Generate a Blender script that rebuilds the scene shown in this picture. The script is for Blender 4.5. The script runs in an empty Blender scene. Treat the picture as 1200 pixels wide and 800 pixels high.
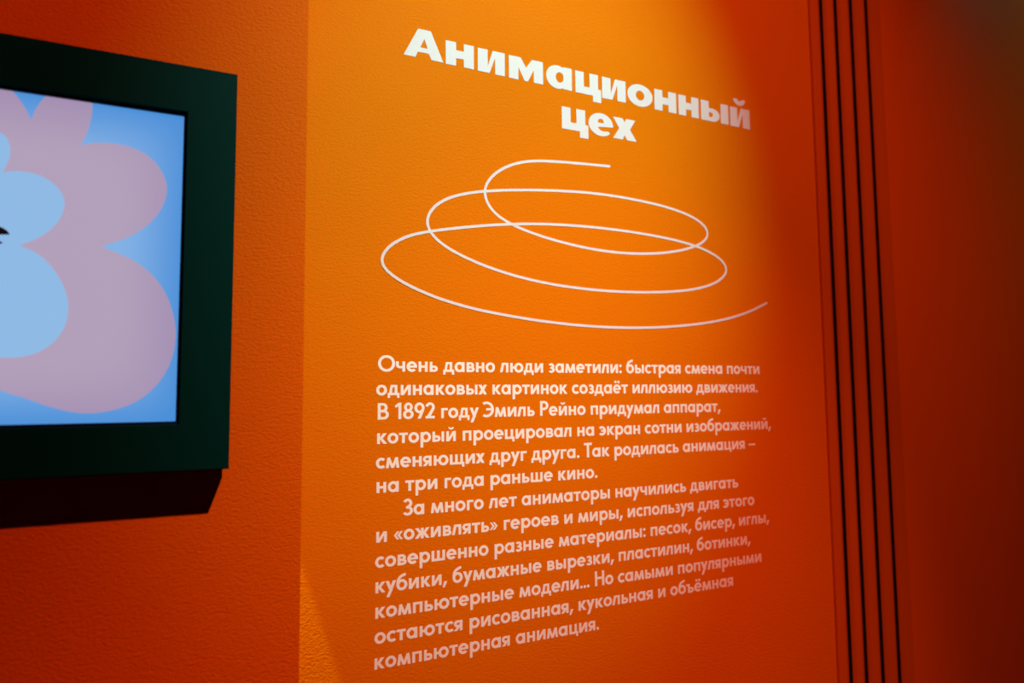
import bpy, bmesh, math
from mathutils import Vector, Matrix
from mathutils.geometry import tessellate_polygon

S = bpy.context.scene
C = S.collection
# ------------------------------------------------------------------ camera
cam_d = bpy.data.cameras.new('camera'); cam = bpy.data.objects.new('camera', cam_d); C.objects.link(cam); S.camera = cam
F_PX, DIST, EYE = 813.0, 1.4, 1.55
cx = Vector((1710, -48, -F_PX)).normalized()
cz = Vector((-95, 10400, -F_PX)); cz = (cz - cx * cz.dot(cx)).normalized()
cy = cz.cross(cx)
MW = Matrix((cx, cy, cz))                      # camera axes -> world axes
cam.matrix_world = Matrix.Translation((0, -DIST, EYE)) @ MW.to_4x4()
cam_d.sensor_width = 36; cam_d.lens = 36 * F_PX / 1200
cam_d.clip_start = .02
cam_d.dof.use_dof = True; cam_d.dof.focus_distance = 1.46; cam_d.dof.aperture_fstop = 1.7

# ------------------------------------------------------------------ world, lights, exposure
w = bpy.data.worlds.new('world'); S.world = w; w.use_nodes = True
w.node_tree.nodes['Background'].inputs[0].default_value = (1, .5, .4, 1)
w.node_tree.nodes['Background'].inputs[1].default_value = .002
vs = S.view_settings
vs.view_transform = 'Standard'; vs.look = 'None'; vs.gamma = 1; vs.use_curve_mapping = False; vs.exposure = 0.0

def spot(name, loc, target, power, half, blend, size, col):
    d = bpy.data.lights.new(name, 'SPOT'); o = bpy.data.objects.new(name, d); C.objects.link(o)
    o.location = loc; o.rotation_euler = (Vector(target) - Vector(loc)).to_track_quat('-Z', 'Y').to_euler()
    d.energy = power; d.spot_size = math.radians(2 * half); d.spot_blend = blend; d.shadow_soft_size = size; d.color = col
def area(name, loc, target, power, sx, sy, col):
    d = bpy.data.lights.new(name, 'AREA'); o = bpy.data.objects.new(name, d); C.objects.link(o)
    o.location = loc; o.rotation_euler = (Vector(target) - Vector(loc)).to_track_quat('-Z', 'Y').to_euler()
    d.energy = power; d.shape = 'RECTANGLE'; d.size = sx; d.size_y = sy; d.color = col
LAMP = (1.014, -2.16, 4.135)
spot('ceiling_spot', LAMP, (.675, 0, 2.10), 490, 16.4, 1.0, .03, (.58, 1, .95))
spot('red_wall_fill', (LAMP[0] + .02, LAMP[1], LAMP[2]), (.448, 0, 1.163), 333, 51.2, 1.0, .03, (1, .17, .11))  # added fill beside the ceiling spot, reddens the dimmer wall areas
spot('red_low_fill', (1.0, LAMP[1], 4.10), (.786, 0, .263), 470, 21.5, 1.0, .03, (1, .17, .11))  # second added red fill, lifts the lower wall; not a known lamp
spot('right_haze_fill', (4.2, -1.7, 4.3), (3.5, 0, 2.95), 70, 25, 1.0, .05, (1, .8, .5))  # added light standing in for a reflected haze high on the right wall
spot('wedge_fill', (-.27, -.056, 2.73), (-.27, -.056, 0), 600, 18.4, .06, .004, (.8, .9, .5))  # made-up unseen source behind the left wall, draws the bright wedge

# ------------------------------------------------------------------ materials
def mat(name, col, rough=.5, bump=None, metallic=0, spec=.5, mottle=0, emit=None):
    m = bpy.data.materials.new(name); m.use_nodes = True
    nt = m.node_tree; b = nt.nodes['Principled BSDF']
    b.inputs['Base Color'].default_value = (*col, 1); b.inputs['Roughness'].default_value = rough
    b.inputs['Metallic'].default_value = metallic; b.inputs['Specular IOR Level'].default_value = spec
    tc = nt.nodes.new('ShaderNodeTexCoord')
    if mottle:
        n = nt.nodes.new('ShaderNodeTexNoise'); n.inputs['Scale'].default_value = 7; n.inputs['Detail'].default_value = 5
        nt.links.new(tc.outputs['Object'], n.inputs['Vector'])
        r = nt.nodes.new('ShaderNodeMapRange'); r.inputs[3].default_value = 1 - mottle; r.inputs[4].default_value = 1 + mottle
        nt.links.new(n.outputs[0], r.inputs[0])
        v = nt.nodes.new('ShaderNodeVectorMath'); v.operation = 'SCALE'; v.inputs[0].default_value = col
        nt.links.new(r.outputs[0], v.inputs['Scale']); nt.links.new(v.outputs[0], b.inputs['Base Color'])
    if bump:
        sc, dist = bump
        mp = nt.nodes.new('ShaderNodeMapping'); mp.inputs['Scale'].default_value = (1, 1, 1.5)
        n = nt.nodes.new('ShaderNodeTexNoise'); n.inputs['Scale'].default_value = sc; n.inputs['Detail'].default_value = 3
        n.inputs['Distortion'].default_value = .6
        bp = nt.nodes.new('ShaderNodeBump'); bp.inputs['Distance'].default_value = dist; bp.inputs['Strength'].default_value = .8
        nt.links.new(tc.outputs['Object'], mp.inputs[0]); nt.links.new(mp.outputs[0], n.inputs['Vector'])
        nt.links.new(n.outputs[0], bp.inputs['Height']); nt.links.new(bp.outputs[0], b.inputs['Normal'])
    if emit:
        b.inputs['Emission Color'].default_value = (*emit[0], 1); b.inputs['Emission Strength'].default_value = emit[1]
    return m
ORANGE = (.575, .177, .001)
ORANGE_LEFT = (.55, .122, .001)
M_wall = mat('orange_textured_wallpaper', ORANGE, .6, (150, .0014), spec=.02, mottle=.03)
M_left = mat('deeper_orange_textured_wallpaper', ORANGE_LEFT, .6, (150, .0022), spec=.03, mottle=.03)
M_slat = mat('orange_painted_slat', (.50, .125, .002), .5, (240, .0003), spec=.1, mottle=.05)
M_side = mat('orange_smooth_wall', (.62, .15, .002), .35, (60, .0003), spec=.2, mottle=.03)
M_gap = mat('black_backing', (.004, .002, .002), .9, spec=.05)
M_ink = mat('white_vinyl', (.74, .93, .81), .6, spec=.03)
M_ink_dim = mat('toned_down_white_vinyl', (.60, .73, .72), .6, spec=.03)  # same white vinyl, colour darkened so bright light does not clip it
M_frame = mat('dark_green_lacquer', (.0006, .034, .027), .5, (300, .0002), spec=.02)
M_box = mat('black_mount', (.004, .003, .003), .9, spec=.05)
M_bezel = mat('glossy_bezel_blue_reflection', (.004, .02, .07), .2, spec=.6)  # black bezel; blue reflection of the display is put into the base colour
M_floor = mat('dark_floor', (.05, .045, .045), .6, (60, .001), mottle=.2)
M_ceil = mat('black_ceiling', (.012, .012, .012), .8, (60, .001), mottle=.2)

def display(name, centre, edge):
    """colours shown by the panel itself: centre of the picture and its cooler border"""
    m = bpy.data.materials.new(name); m.use_nodes = True
    nt = m.node_tree; b = nt.nodes['Principled BSDF']
    b.inputs['Base Color'].default_value = (.01, .01, .012, 1); b.inputs['Roughness'].default_value = .3
    tc = nt.nodes.new('ShaderNodeTexCoord'); sp = nt.nodes.new('ShaderNodeSeparateXYZ')
    nt.links.new(tc.outputs['Object'], sp.inputs[0])
    def edgedist(sock, c, h):
        a = nt.nodes.new('ShaderNodeMath'); a.operation = 'SUBTRACT'; a.inputs[1].default_value = c; nt.links.new(sock, a.inputs[0])
        a2 = nt.nodes.new('ShaderNodeMath'); a2.operation = 'ABSOLUTE'; nt.links.new(a.outputs[0], a2.inputs[0])
        a3 = nt.nodes.new('ShaderNodeMath'); a3.operation = 'SUBTRACT'; a3.inputs[0].default_value = h; nt.links.new(a2.outputs[0], a3.inputs[1])
        return a3.outputs[0]
    dx = edgedist(sp.outputs[0], 0, SW / 2); dz = edgedist(sp.outputs[2], 0, SH / 2)
    sm = nt.nodes.new('ShaderNodeMath'); sm.operation = 'SMOOTH_MIN'; sm.inputs[2].default_value = .12
    nt.links.new(dx, sm.inputs[0]); nt.links.new(dz, sm.inputs[1])
    mr = nt.nodes.new('ShaderNodeMapRange'); mr.inputs[1].default_value = -.02; mr.inputs[2].default_value = .10
    mr.interpolation_type = 'SMOOTHSTEP'
    nt.links.new(sm.outputs[0], mr.inputs[0])
    mx = nt.nodes.new('ShaderNodeMix'); mx.data_type = 'RGBA'
    mx.inputs[6].default_value = (*edge, 1); mx.inputs[7].default_value = (*centre, 1)
    nt.links.new(mr.outputs[0], mx.inputs[0]); nt.links.new(mx.outputs[2], b.inputs['Emission Color'])
    b.inputs['Emission Strength'].default_value = 1.0
    return m

# ------------------------------------------------------------------ helpers
def tag(o, label=None, cat=None, kind=None, group=None):
    if label: o['label'] = label
    if cat: o['category'] = cat
    if kind: o['kind'] = kind
    if group: o['group'] = group
    return o
def link(name, me, m, parent=None):
    o = bpy.data.objects.new(name, me); C.objects.link(o)
    if m: me.materials.append(m)
    if parent: o.parent = parent
    return o
def bm_obj(name, bm, m, parent=None):
    bmesh.ops.recalc_face_normals(bm, faces=bm.faces)
    me = bpy.data.meshes.new(name); bm.to_mesh(me); bm.free()
    return link(name, me, m, parent)
def box(bm, x0, x1, y0, y1, z0, z1):
    v = [bm.verts.new(p) for p in ((x0,y0,z0),(x1,y0,z0),(x1,y1,z0),(x0,y1,z0),(x0,y0,z1),(x1,y0,z1),(x1,y1,z1),(x0,y1,z1))]
    for f in ((0,3,2,1),(4,5,6,7),(0,1,5,4),(1,2,6,5),(2,3,7,6),(3,0,4,7)): bm.faces.new([v[i] for i in f])
def boxobj(name, b, m, parent=None, bevel=0):
    bm = bmesh.new(); box(bm, *b)
    if bevel: bmesh.ops.bevel(bm, geom=bm.edges[:], offset=bevel, segments=2, affect='EDGES')
    return bm_obj(name, bm, m, parent)
def empty(name, loc, label, cat, group=None):
    o = bpy.data.objects.new(name, None); o.empty_display_size = .05; C.objects.link(o); o.location = loc
    return tag(o, label, cat, None, group)
def spot_on(px, py, y=0.0):
    """where the sight line through a picture point meets the upright plane y = const"""
    d = MW @ Vector((px - 600, 400 - py, -F_PX)); t = (y + DIST) / d.y
    return d.x * t, EYE + d.z * t

# ------------------------------------------------------------------ room shell
GAP, LW = .07, .03                       # the left wall is a thin partition standing in front of the text wall
YL = -(GAP + LW)                         # its front face
XE = .2                                  # its free edge
H = 4.8
tag(boxobj('wall_back', (-2.6, 1.648, 0, .12, 0, H), M_wall), 'orange textured wall carrying the white title, spiral and text', 'wall', 'structure')
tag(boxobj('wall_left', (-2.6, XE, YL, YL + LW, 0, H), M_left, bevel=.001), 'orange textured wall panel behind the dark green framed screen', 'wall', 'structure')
tag(boxobj('wall_right', (1.961, 5.2, .001, .12, 0, H), M_side), 'smooth dark red orange wall right of the vertical slats', 'wall', 'structure')
tag(boxobj('wall_front', (-2.6, 5.2, -3.72, -3.6, 0, H), M_ceil), 'dark wall behind the viewer', 'wall', 'structure')
tag(boxobj('floor', (-2.6, 5.2, -3.72, .12, -.1, 0), M_floor), 'dark floor of the exhibition room', 'floor', 'structure')
tag(boxobj('ceiling', (-2.6, 5.2, -3.72, .12, H, H + .1), M_ceil), 'black ceiling of the exhibition room', 'ceiling', 'structure')
tr = tag(boxobj('trim_1', (1.648, 1.961, .003, .12, 0, H), M_gap), 'five upright orange slats with black gaps between the text wall and the smooth right wall', 'trim', 'structure')
for i, (a, b) in enumerate(((1.648, 1.699), (1.7135, 1.7615), (1.776, 1.8295), (1.8445, 1.9005), (1.915, 1.9605))):
    ch = .018 if i < 4 else .0               # shallow chamfer on the right side of each slat
    c0 = .005 if i else .001
    prof = [(a, .003), (a, .001), (a + c0, -.0075), (b - ch, -.0075), (b, .002 if ch else -.0075), (b, .003)]
    bm = bmesh.new()
    lo = [bm.verts.new((x, y, .0)) for x, y in prof]; hi = [bm.verts.new((x, y, H)) for x, y in prof]
    n = len(prof)
    for k in range(n): bm.faces.new([lo[k], lo[(k+1) % n], hi[(k+1) % n], hi[k]])
    bm.faces.new(lo[::-1]); bm.faces.new(hi)
    bm_obj('slat', bm, M_slat, tr)

# ------------------------------------------------------------------ flat shapes
def slab(bm, outline, holes=(), y0=0.0, th=.0004):
    """outline and holes are (x, z) loops; a thin sheet standing proud of the plane y0"""
    loops = [list(outline)] + [list(h) for h in holes]
    tris = tessellate_polygon([[Vector((x, z, 0)) for x, z in l] for l in loops])
    flat = [p for l in loops for p in l]
    f = [bm.verts.new((x, y0 - th, z)) for x, z in flat]
    for t in tris:
        if len(set(t)) == 3:
            try: bm.faces.new([f[i] for i in t])
            except ValueError: pass
    s = 0
    for l in loops:
        n = len(l); bk = [bm.verts.new((x, y0, z)) for x, z in l]
        for k in range(n): bm.faces.new([f[s+k], f[s+(k+1) % n], bk[(k+1) % n], bk[k]])
        s += n
def grow(loop, d):
    """push a loop outwards by d along its mitred normals"""
    n = len(loop); area_ = sum(loop[i][0] * loop[(i+1) % n][1] - loop[(i+1) % n][0] * loop[i][1] for i in range(n))
    sg = 1 if area_ > 0 else -1; out = []
    for i in range(n):
        p, q, r = Vector(loop[i-1]), Vector(loop[i]), Vector(loop[(i+1) % n])
        u, v = (q - p).normalized(), (r - q).normalized()
        n1, n2 = Vector((u.y, -u.x)) * sg, Vector((v.y, -v.x)) * sg
        m = n1 + n2; k = max(m.length_squared / 2, .5)
        out.append(tuple(q + m * (d / k)))
    return out
def arcpts(cx, cy, rx, ry, a0, a1, n=None):
    n = n or max(4, int(abs(a1 - a0) / 12))
    return [(cx + rx * math.cos(math.radians(a0 + (a1-a0)*i/n)), cy + ry * math.sin(math.radians(a0 + (a1-a0)*i/n))) for i in range(n + 1)]
def R(x0, y0, x1, y1): return ([(x0, y0), (x1, y0), (x1, y1), (x0, y1)], [])
def P(*p): return (list(p), [])
def O(cx, cy, rx, ry, w=26, h=24): return (arcpts(cx, cy, rx, ry, 0, 360)[:-1], [arcpts(cx, cy, rx - w, ry - h, 0, 360)[:-1]])
def A(cx, cy, rx, ry, a0, a1, w=26, h=24): return (arcpts(cx, cy, rx, ry, a0, a1) + arcpts(cx, cy, rx - w, ry - h, a1, a0), [])
def L(x0, y0, x1, y1, wh): return P((x0, y0), (x0 + wh, y0), (x1 + wh, y1), (x1, y1))
def DOT(cx, cy, r=15): return (arcpts(cx, cy, r, r, 0, 360, 14)[:-1], [])
def bow(x0, y0, y1, cx, rx, w=25, h=21):         # a B-like bowl opening to the left
    cyy, ry = (y0 + y1) / 2, (y1 - y0) / 2
    return [R(x0, y0, cx + .5, y0 + h), R(x0, y1 - h, cx + .5, y1), A(cx, cyy, rx, ry, -90, 90, w, h)]
soft = [R(0, 0, 25, 100)] + bow(10, 0, 62, 48, 32)
BREVE = A(48, 141, 27, 23, 180, 360, 14, 15)
E_ = [A(51, 50, 51, 52, -9, 316), R(14, 41, 99, 59)]
# glyph table (x-height 100, cap height 158): shapes, ink width, left and right side bearing
G = {
'о': ([O(51, 50, 51, 52)], 102, 5, 5),
'а': ([O(50, 50, 50, 52), R(77, 0, 102, 100)], 102, 5, 12),
'б': ([O(51, 50, 51, 52), P((0, 50), (1, 78), (8, 108), (24, 132), (48, 147), (84, 158), (90, 136), (58, 126), (40, 114), (30, 98), (26, 78), (25, 50))], 102, 5, 5),
'в': ([R(0, 0, 25, 100)] + bow(10, 0, 58, 48, 36) + bow(10, 40, 100, 44, 33), 84, 12, 5),
'г': ([R(0, 0, 25, 100), R(10, 79, 66, 100)], 66, 12, 2),
'д': ([P((12, 5), (34, 5), (46, 80), (46, 100), (28, 100)), R(28, 79, 92, 100), R(68, 0, 92, 100), R(0, 0, 112, 22), R(0, -27, 21, 10), R(91, -27, 112, 10)], 112, 3, 3),
'е': (E_, 102, 5, 5),
'ё': (E_ + [DOT(31, 130, 14), DOT(71, 130, 14)], 102, 5, 5),
'ж': ([R(58, 0, 83, 100), L(2, 100, 38, 50, 31), L(0, 0, 38, 52, 31), L(108, 100, 72, 50, 31), L(110, 0, 72, 52, 31)], 141, 2, 2),
'з': ([A(34, 72, 33, 30, -90, 152, 24, 21), A(35, 29, 37, 31, -152, 90, 25, 21), R(22, 43, 40, 60)], 72, 4, 5),
'и': ([R(0, 0, 25, 100), R(71, 0, 96, 100), P((3, 0), (29, 0), (93, 100), (67, 100))], 96, 12, 12),
'й': ([R(0, 0, 25, 100), R(71, 0, 96, 100), P((3, 0), (29, 0), (93, 100), (67, 100)), BREVE], 96, 12, 12),
'к': ([R(0, 0, 25, 100), P((20, 50), (56, 100), (88, 100), (50, 50)), P((20, 52), (50, 52), (92, 0), (60, 0))], 92, 12, 2),
'л': ([P((0, 0), (26, 0), (44, 80), (44, 100), (22, 100)), R(22, 79, 92, 100), R(67, 0, 92, 100)], 92, 2, 12),
'м': ([P((0, 0), (25, 0), (37, 100), (13, 100)), P((101, 0), (126, 0), (113, 100), (89, 100)), L(51, 0, 13, 100, 24), L(51, 0, 89, 100, 24)], 126, 6, 6),
'н': ([R(0, 0, 25, 100), R(63, 0, 88, 100), R(20, 40, 70, 61)], 88, 12, 12),
'п': ([R(0, 0, 25, 100), R(65, 0, 90, 100), R(20, 79, 70, 100)], 90, 12, 12),
'р': ([R(0, -52, 25, 100), O(52, 50, 50, 52)], 102, 12, 5),
'с': ([A(50, 50, 50, 52, 46, 314)], 85, 5, 3),
'т': ([R(0, 79, 84, 100), R(29, 0, 55, 100)], 84, 3, 3),
'у': ([L(8, -50, 68, 100, 28), L(36, 6, 0, 100, 29)], 96, 1, 1),
'х': ([L(0, 0, 60, 100, 31), L(60, 0, 0, 100, 31)], 91, 1, 1),
'ц': ([R(0, 0, 25, 100), R(63, 0, 88, 100), R(0, 0, 103, 21), R(81, -27, 103, 21)], 103, 12, 3),
'ч': ([R(63, 0, 88, 100), R(0, 66, 25, 100), A(36, 68, 36, 35, 180, 270, 25, 21), R(35.5, 33, 70, 54)], 88, 8, 12),
'ш': ([R(0, 0, 25, 100), R(54, 0, 79, 100), R(108, 0, 133, 100), R(0, 0, 133, 21)], 133, 12, 12),
'щ': ([R(0, 0, 25, 100), R(54, 0, 79, 100), R(108, 0, 133, 100), R(0, 0, 148, 21), R(126, -27, 148, 21)], 148, 12, 3),
'ъ': ([R(0, 79, 40, 100), R(22, 0, 47, 100)] + bow(32, 0, 62, 70, 32), 102, 3, 5),
'ь': (soft, 80, 12, 5),
'ы': (soft + [R(92, 0, 117, 100)], 117, 12, 12),
'э': ([A(35, 50, 50, 52, -134, 134), R(26, 41, 70, 60)], 85, 3, 5),
'ю': ([R(0, 0, 25, 100), R(20, 40, 55, 61), O(95, 50, 51, 52)], 146, 12, 5),
'я': ([R(59, 0, 84, 100), A(34, 67, 34, 33, 90, 270, 25, 21), R(33.5, 79, 70, 100), R(33.5, 34, 70, 55), P((0, 0), (29, 0), (62, 40), (34, 40))], 84, 2, 12),
'О': ([O(81, 79, 81, 81)], 162, 5, 3),
'В': ([R(0, 0, 26, 158)] + bow(10, 0, 92, 58, 46, 26, 23) + bow(10, 71, 158, 50, 42, 26, 22), 104, 12, 5),
'Э': ([A(34, 79, 80, 81, -122, 122), R(30, 69, 92, 91)], 114, 0, 5),
'Р': ([R(0, 0, 26, 158)] + bow(10, 62, 158, 48, 48, 26, 23), 96, 12, 3),
'Т': ([R(0, 135, 96, 158), R(35, 0, 61, 158)], 96, 1, 0),
'З': ([A(42, 116, 44, 44, -90, 155, 26, 23), A(42, 43, 50, 45, -150, 90, 26, 23), R(28, 65, 48, 88)], 92, 3, 4),
'Н': ([R(0, 0, 26, 158), R(88, 0, 114, 158), R(20, 72, 94, 94)], 114, 12, 8),
'1': ([R(32, 0, 58, 158), P((32, 158), (32, 128), (6, 112), (-4, 128), (10, 142))], 58, 8, 14),
'8': ([O(51, 116, 42, 44, 25, 22), O(51, 44, 51, 46, 26, 23)], 102, 6, 4),
'9': ([O(50, 107, 50, 53), P((74, 72), (99, 95), (96, 84), (62, 0), (31, 0), (70, 84))], 100, 5, 5),
'2': ([A(46, 112, 46, 48, -28, 168), P((0, 0), (37, 0), (90, 95), (64, 102), (56, 88)), R(0, 0, 92, 24)], 92, 6, 6),
'.': ([DOT(15, 13)], 30, 6, 8),
',': ([P((14, 28), (42, 28), (18, -28), (-2, -28))], 36, 2, 8),
':': ([DOT(15, 13), DOT(15, 84)], 30, 8, 8),
'…': ([DOT(15, 13), DOT(57, 13), DOT(99, 13)], 114, 6, 8),
'–': ([R(0, 40, 100, 58)], 100, 4, 4),
'«': ([P((0, 50), (30, 88), (48, 88), (20, 50), (48, 12), (30, 12)), P((34, 50), (64, 88), (82, 88), (54, 50), (82, 12), (64, 12))], 82, 6, 5),
'»': ([P((82, 50), (52, 88), (34, 88), (62, 50), (34, 12), (52, 12)), P((48, 50), (18, 88), (0, 88), (28, 50), (0, 12), (18, 12))], 82, 5, 6),
}
SPACE = 50
def layout(text):
    """pen positions of the glyphs; width measured from first to last ink"""
    out, x, prev = [], 0, None
    for ch in text:
        if ch == ' ': x += SPACE; continue
        _, wd, l, r = G[ch]
        if prev is not None: x += l
        out.append((ch, x)); x += wd + r; prev = ch; last = r
    return out, x - last

U = .0209 / 100
LINES = [
('Очень давно люди заметили: быстрая смена почти', 1.6022, .3635, 1.4046),
('одинаковых картинок создаёт иллюзию движения.', 1.5535, .3600, 1.3960),
('В 1892 году Эмиль Рейно придумал аппарат,', 1.5042, .3635, 1.2638),
('который проецировал на экран сотни изображений,', 1.4550, .3625, 1.4372),
('сменяющих друг друга. Так родилась анимация –', 1.4055, .3603, 1.3797),
('на три года раньше кино.', 1.3570, .3620, .8861),
('За много лет аниматоры научились двигать', 1.3075, .4175, 1.3160),
('и «оживлять» героев и миры, используя для этого', 1.2585, .3620, 1.3697),
('совершенно разные материалы: песок, бисер, иглы,', 1.2090, .3600, 1.4182),
('кубики, бумажные вырезки, пластилин, ботинки,', 1.1595, .3610, 1.3501),
('компьютерные модели… Но самыми популярными', 1.1103, .3610, 1.3867),
('остаются рисованная, кукольная и объёмная', 1.0612, .3595, 1.2878),
('компьютерная анимация.', 1.0125, .3600, .8831),
]
par = [empty('text_paragraph', (.361, 0, 1.357), 'upper paragraph of white lettering on the orange wall, below the spiral', 'lettering'),
       empty('text_paragraph', (.361, 0, 1.0125), 'lower paragraph of white lettering, its first line indented, near the bottom', 'lettering')]
for i, (text, z, x0, x1) in enumerate(LINES):
    lay, wd = layout(text); k = (x1 - x0) / (wd * U)
    print('line', i, round(k, 4))
    p = par[0] if i < 6 else par[1]
    n = 0
    for wd_ in text.split(' '):
        wx = x0 + lay[n][1] * U * k
        bm = bmesh.new()
        for ch, px in lay[n:n + len(wd_)]:
            ox = x0 + px * U * k - wx
            for q, (o, h) in enumerate(G[ch][0]):
                f = lambda l: [(ox + a * U * k, b * U) for a, b in l]
                slab(bm, f(grow(o, 1.5)), [f(grow(v, -1.5)) for v in h], th=.0003 + q * .00003)
        n += len(wd_)
        ob = bm_obj('word', bm, M_ink, p); ob.location = (wx - p.location.x, 0, z - p.location.z)

# ---- title, extra bold letters: outline + holes on a 100 high x-height
def ell(cx, cy, rx, ry, n=30): return arcpts(cx, cy, rx, ry, 0, 360, n)[:-1]
N_ = ([(0,0),(46,0),(46,33),(80,33),(80,0),(126,0),(126,100),(80,100),(80,67),(46,67),(46,100),(0,100)], [])
I_ = ([(0,0),(53,0),(79,72),(79,0),(124,0),(124,100),(68,100),(45,28),(45,100),(0,100)], [])
TS = ([(0,0),(92,0),(92,-28),(136,-28),(136,33),(121,33),(121,100),(75,100),(75,34),(45,34),(45,100),(0,100)], [])
TG = {
'А': ([([(0,0),(51,0),(61,24),(109,24),(121,0),(174,0),(118,120),(62,120)], [[(72,44),(104,44),(89,82)]])], 174),
'н': ([N_], 126), 'и': ([I_], 124),
'м': ([([(0,0),(46,0),(46,55),(75,0),(92,0),(121,55),(121,0),(167,0),(167,100),(112,100),(84,60),(57,100),(0,100)], [])], 167),
'а': ([(ell(57,50,57,53), [ell(68,50,20,23)]), ([(86,0),(130,0),(130,100),(86,100)], [])], 130),
'ц': ([TS], 136),
'о': ([(ell(69,50,69,53), [ell(69,50,23,23)])], 138),
'ы': ([([(0,0),(68,0)] + arcpts(68, 33, 42, 33, -90, 90, 14) + [(46,66),(46,100),(0,100)], [[(46,22),(62,22),(68,27),(69,33),(68,39),(62,44),(46,44)]]),
       ([(117,0),(163,0),(163,100),(117,100)], [])], 163),
'й': ([I_, ([(22,146)] + arcpts(60, 146, 38, 34, 180, 360, 14)[1:] + [(80,146)] + arcpts(61, 146, 13, 10, 0, -180, 8)[1:-1] + [(48,146)], [])], 124),
'е': ([(arcpts(64, 50, 64, 53, -4, 318, 30) + [(101,24),(82,21),(66,22),(54,28),(48,38)], [[(48,58),(79,58),(78,68),(72,75),(63,77),(54,74),(49,67)]])], 128),
'х': ([([(0,0),(55,0),(66,22),(80,0),(136,0),(98,52),(130,100),(76,100),(68,82),(57,100),(2,100),(36,50)], [])], 136),
}
title = empty('title_lettering', (.415, 0, 2.18), 'large bold white two line title on the orange wall, above the spiral', 'lettering')
TU = .0545 / 100
row1 = [('А',472.9,519.6),('н',522.2,555.2),('и',559.8,591.4),('м',596.1,636.1),('а',639.8,669.9),('ц',674,703.9),('и',705.3,732.8),('о',735,764.3),('н',766.7,792),('н',795,818.3),('ы',821.3,853),('й',855.6,878.1)]
row2 = [('ц',658.2,689),('е',689.6,718.2),('х',718.0,745.7)]
for row, za, zb, (ya, yb) in ((row1, 2.2850, 2.2768, (44, 140)), (row2, 2.1846, 2.1834, (135, 155))):
    n = len(row)
    for k, (ch, pa, pb) in enumerate(row):
        t = (pa - row[0][1]) / (row[-1][2] - row[0][1]); py = ya + (yb - ya) * t
        xa, xb = spot_on(pa, py)[0], spot_on(pb, py)[0]
        shapes, wd = TG[ch]; sx = (xb - xa) / wd
        print(ch, round(sx / TU, 3))
        bm = bmesh.new(); zz = za + (zb - za) * t - title.location.z
        for q, (o, h) in enumerate(shapes):
            f = lambda l: [(a * sx, b * TU) for a, b in l]
            slab(bm, f(o), [f(v) for v in h], th=.0006 + q * .00005)
        ob = bm_obj('letter', bm, M_ink_dim, title); ob.location = (xa - title.location.x, 0, zz)

# ---- spiral line
SP = [(710,62),(640,55),(560,48),(500,44),(450,47),(400,62),(362,90),(342,120),(342,150),(358,185),(385,212),(430,238),(500,265),(570,285),(650,305),(730,316),(800,320),(870,318),(930,308),(975,295),(1000,275),(1003,252),(985,228),(950,205),(890,183),(820,166),(740,150),(650,138),(570,133),(480,131),(380,131),(300,137),(240,150),(200,172),(178,200),(172,228),(182,255),(210,287),(260,317),(330,350),(420,382),(520,406),(620,421),(720,430),(820,433),(900,430),(960,424),(1010,412),(1045,392),(1060,368),(1050,343),(1020,320),(975,297),(910,278),(820,260),(720,246),(620,235),(520,230),(430,230),(350,234),(260,243),(180,252),(120,262),(75,285),(46,312),(38,338),(48,362),(80,390),(140,422),(220,456),(320,484),(430,503),(540,521),(640,531),(740,536),(840,536),(930,530),(1010,520),(1070,507),(1130,487),(1170,463)]
sp = [Vector(spot_on(430 + a / 2.5, 170 + b / 2.5)) for a, b in SP]
def smooth(pts, sub=5):
    out = []
    for i in range(len(pts) - 1):
        p0, p1, p2, p3 = pts[max(i-1, 0)], pts[i], pts[i+1], pts[min(i+2, len(pts)-1)]
        for s in range(sub):
            t = s / sub
            out.append(.5 * ((2*p1) + (p2-p0)*t + (2*p0-5*p1+4*p2-p3)*t*t + (3*p1-p0-3*p2+p3)*t**3))
    return out + [pts[-1]]
for _ in range(2):
    sp = [sp[0]] + [(sp[i-1] + 4*sp[i] + sp[i+1]) / 6 for i in range(1, len(sp)-1)] + [sp[-1]]
sp = smooth(sp)
bm = bmesh.new(); hw = .0031; rows = []
for i, p in enumerate(sp):
    t = (sp[min(i+1, len(sp)-1)] - sp[max(i-1, 0)]).normalized(); nn = Vector((-t.y, t.x))
    a, b = p + nn * hw - Vector((.44, 1.70)), p - nn * hw - Vector((.44, 1.70))
    th = .0003 + .0006 * i / len(sp)              # each turn lies a hair over the one before it
    rows.append([bm.verts.new((a.x, 0, a.y)), bm.verts.new((a.x, -th, a.y)), bm.verts.new((b.x, -th, b.y)), bm.verts.new((b.x, 0, b.y))])
for r0, r1 in zip(rows, rows[1:]):
    for k in range(3): bm.faces.new([r0[k], r0[k+1], r1[k+1], r1[k]])
for p, th in ((sp[0], .00027), (sp[-1], .00095)):
    slab(bm, [(x - .44, z - 1.70) for x, z in arcpts(p.x, p.y, hw, hw, 0, 360, 12)[:-1]], th=th)
so = bm_obj('spiral_line', bm, M_ink_dim); so.location = (.44, 0, 1.70)
tag(so, 'thin white looping spiral line on the orange wall between title and text', 'drawing')

# ------------------------------------------------------------------ framed screen
DEP = .06
YF = YL - DEP
FX1, FZ0, FZ1 = .0745, 1.4345, 2.104
SX1, SZ0, SZ1 = -.0035, 1.511, 2.0225
SH = SZ1 - SZ0; SW = SH * 16 / 9; SX0 = SX1 - SW
FX0 = SX0 - (FX1 - SX1)
CX, CZ = (SX0 + SX1) / 2, (SZ0 + SZ1) / 2
scr = empty('wall_screen', (CX, YL, FZ0), 'large screen in a wide dark green frame on the left wall, blue and pink picture', 'screen')
def rel(o, x=CX, y=YL, z=FZ0): return o
def place(o): o.location = (-CX, -YL, -FZ0); return o
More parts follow.
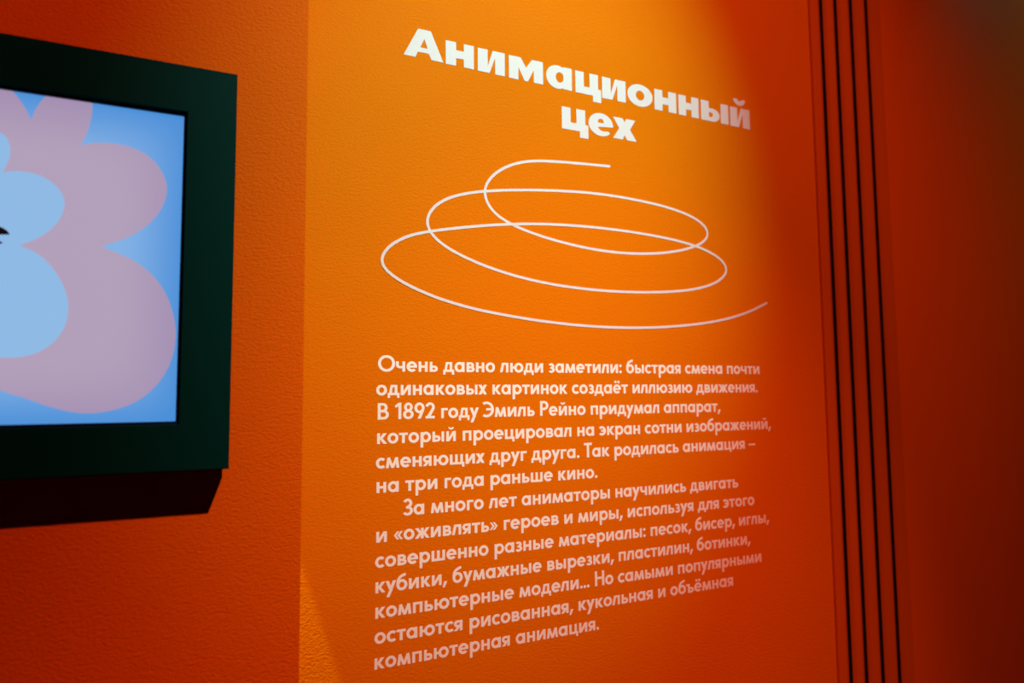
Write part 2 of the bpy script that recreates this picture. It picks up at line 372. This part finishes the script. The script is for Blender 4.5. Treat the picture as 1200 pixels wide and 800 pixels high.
# frame: four flat sides mitred into one board with an opening
bm = bmesh.new()
def ringv(x0, x1, z0, z1, y): return [bm.verts.new(p) for p in ((x0,y,z0),(x1,y,z0),(x1,y,z1),(x0,y,z1))]
def strip(a, b):
    for k in range(4): bm.faces.new([a[k], a[(k+1)%4], b[(k+1)%4], b[k]])
e = .0015
r = [ringv(FX0, FX1, FZ0, FZ1, YF + .045), ringv(FX0, FX1, FZ0, FZ1, YF + e), ringv(FX0+e, FX1-e, FZ0+e, FZ1-e, YF),
     ringv(SX0-.003, SX1+.003, SZ0-.003, SZ1+.003, YF), ringv(SX0-.002, SX1+.002, SZ0-.002, SZ1+.002, YF + .001), ringv(SX0-.002, SX1+.002, SZ0-.002, SZ1+.002, YF + .045)]
for k in range(6): strip(r[k], r[(k+1) % 6])
place(bm_obj('frame', bm, M_frame, scr))
o = place(boxobj('mounting_box', (FX0 + .010, FX1 - .010, YF + .045, YL, FZ0 + .006, FZ1 - .006), M_box, scr)); o['label'] = 'black box behind the green frame'
# bezel: a thin glossy lip around the picture
bm = bmesh.new(); yb = YF + .007
r = [ringv(SX0-.0019, SX1+.0019, SZ0-.0019, SZ1+.0019, yb), ringv(SX0+.003, SX1-.003, SZ0+.003, SZ1-.003, yb), ringv(SX0+.003, SX1-.003, SZ0+.003, SZ1-.003, yb+.006), ringv(SX0-.0019, SX1+.0019, SZ0-.0019, SZ1+.0019, yb+.006)]
for k in range(4): strip(r[k], r[(k+1) % 4])
o = place(bm_obj('bezel', bm, M_bezel, scr)); o['label'] = 'thin glossy black bezel inside the frame, blue display reflection in its colour'
M_blue = display('screen_blue', (.22, .44, .78), (.06, .27, .68))
M_pink = display('screen_pink', (.44, .35, .49), (.36, .27, .44))
M_pale = display('screen_pale_blue', (.27, .49, .78), (.20, .42, .78))
M_dark = display('screen_dark', (.004, .002, .004), (.004, .002, .004))
yd = yb + .004
dsp = boxobj('display', (-SW/2 + .0005, SW/2 - .0005, 0, .012, -SH/2 + .0005, SH/2 - .0005), M_blue, scr)
dsp.location = (0, yd - YL, CZ - FZ0); dsp['label'] = 'lit bright blue picture area'
def on_screen(pts, sub=6, close=None):
    v = [Vector(spot_on(a, b, yd)) - Vector((CX, CZ)) for a, b in pts]
    return v
def shape(name, segs, tail, m, d, parent, label):
    """segs: smooth runs joined at sharp valleys, then tail points beyond the frame edge of the photograph"""
    out = []
    for s in segs:
        c = smooth(on_screen(s)); out += [tuple(p) for p in c]
    out += tail
    cl = []
    for x, z in out:
        x = min(max(x, -SW/2 + .001), SW/2 - .001); z = min(max(z, -SH/2 + .001), SH/2 - .001)
        if not cl or (Vector(cl[-1]) - Vector((x, z))).length > 1e-4: cl.append((x, z))
    bm = bmesh.new(); slab(bm, cl, y0=0, th=d)
    o = bm_obj(name, bm, m, parent); o['label'] = label; return o
z3 = lambda l: [(a / 2.667, b / 2.667) for a, b in l]
left = -SW * .30
shape('flower_shape', [
    z3([(20, 262), (40, 285), (62, 312), (83, 345), (97, 377)]),
    z3([(97, 377), (112, 340), (136, 307), (165, 280)]),
    z3([(262, 268), (282, 300), (289, 335), (284, 375), (271, 418), (253, 453)]),
    z3([(253, 453), (300, 446), (352, 448), (415, 462), (470, 493), (508, 540), (522, 590), (508, 645), (468, 697), (404, 739), (318, 770)]),
    [(119, 289), (146, 300), (168, 313), (186, 331), (199, 355), (206, 388), (201, 421), (186, 448), (162, 469), (130, 481), (95, 484), (60, 477), (28, 466), (0, 457), (-40, 436), (-80, 420)]],
    [(left, -SH*.36), (left - .1, -.05), (left - .06, .12), (left, SH/2)], M_pink, .0002, dsp, 'dusty pink flower like shape')
shape('inner_shape', [
    z3([(-60, 400), (-30, 404), (0, 414), (20, 430), (32, 462), (27, 500), (8, 538)]),
    z3([(8, 538), (60, 535), (118, 546), (165, 572), (192, 602), (202, 638), (192, 674), (164, 712), (118, 744), (60, 766)]),
    [(22.5, 287), (48, 300), (66, 320), (77, 342), (80, 362), (75, 384), (60, 403), (38, 415), (12, 419), (-20, 417), (-50, 412)]],
    [(left + .05, -.10), (left + .0, .0), (left + .05, .08)], M_pale, .0004, dsp, 'pale blue rounded shape inside the pink one')
bm = bmesh.new()
def sc(x, y): return tuple(Vector(spot_on(x, y, yd)) - Vector((CX, CZ)))
cx_, cz_ = sc(-18, 274.5)
slab(bm, [(cx_ + a, cz_ + b) for a, b in arcpts(0, 0, .031, .0165, 8, 318, 26) + arcpts(0, 0, .017, .0075, 318, 8, 26)], th=.0006)
o = bm_obj('lettering', bm, M_dark, dsp); o['label'] = 'end of a black letter at the left picture edge'
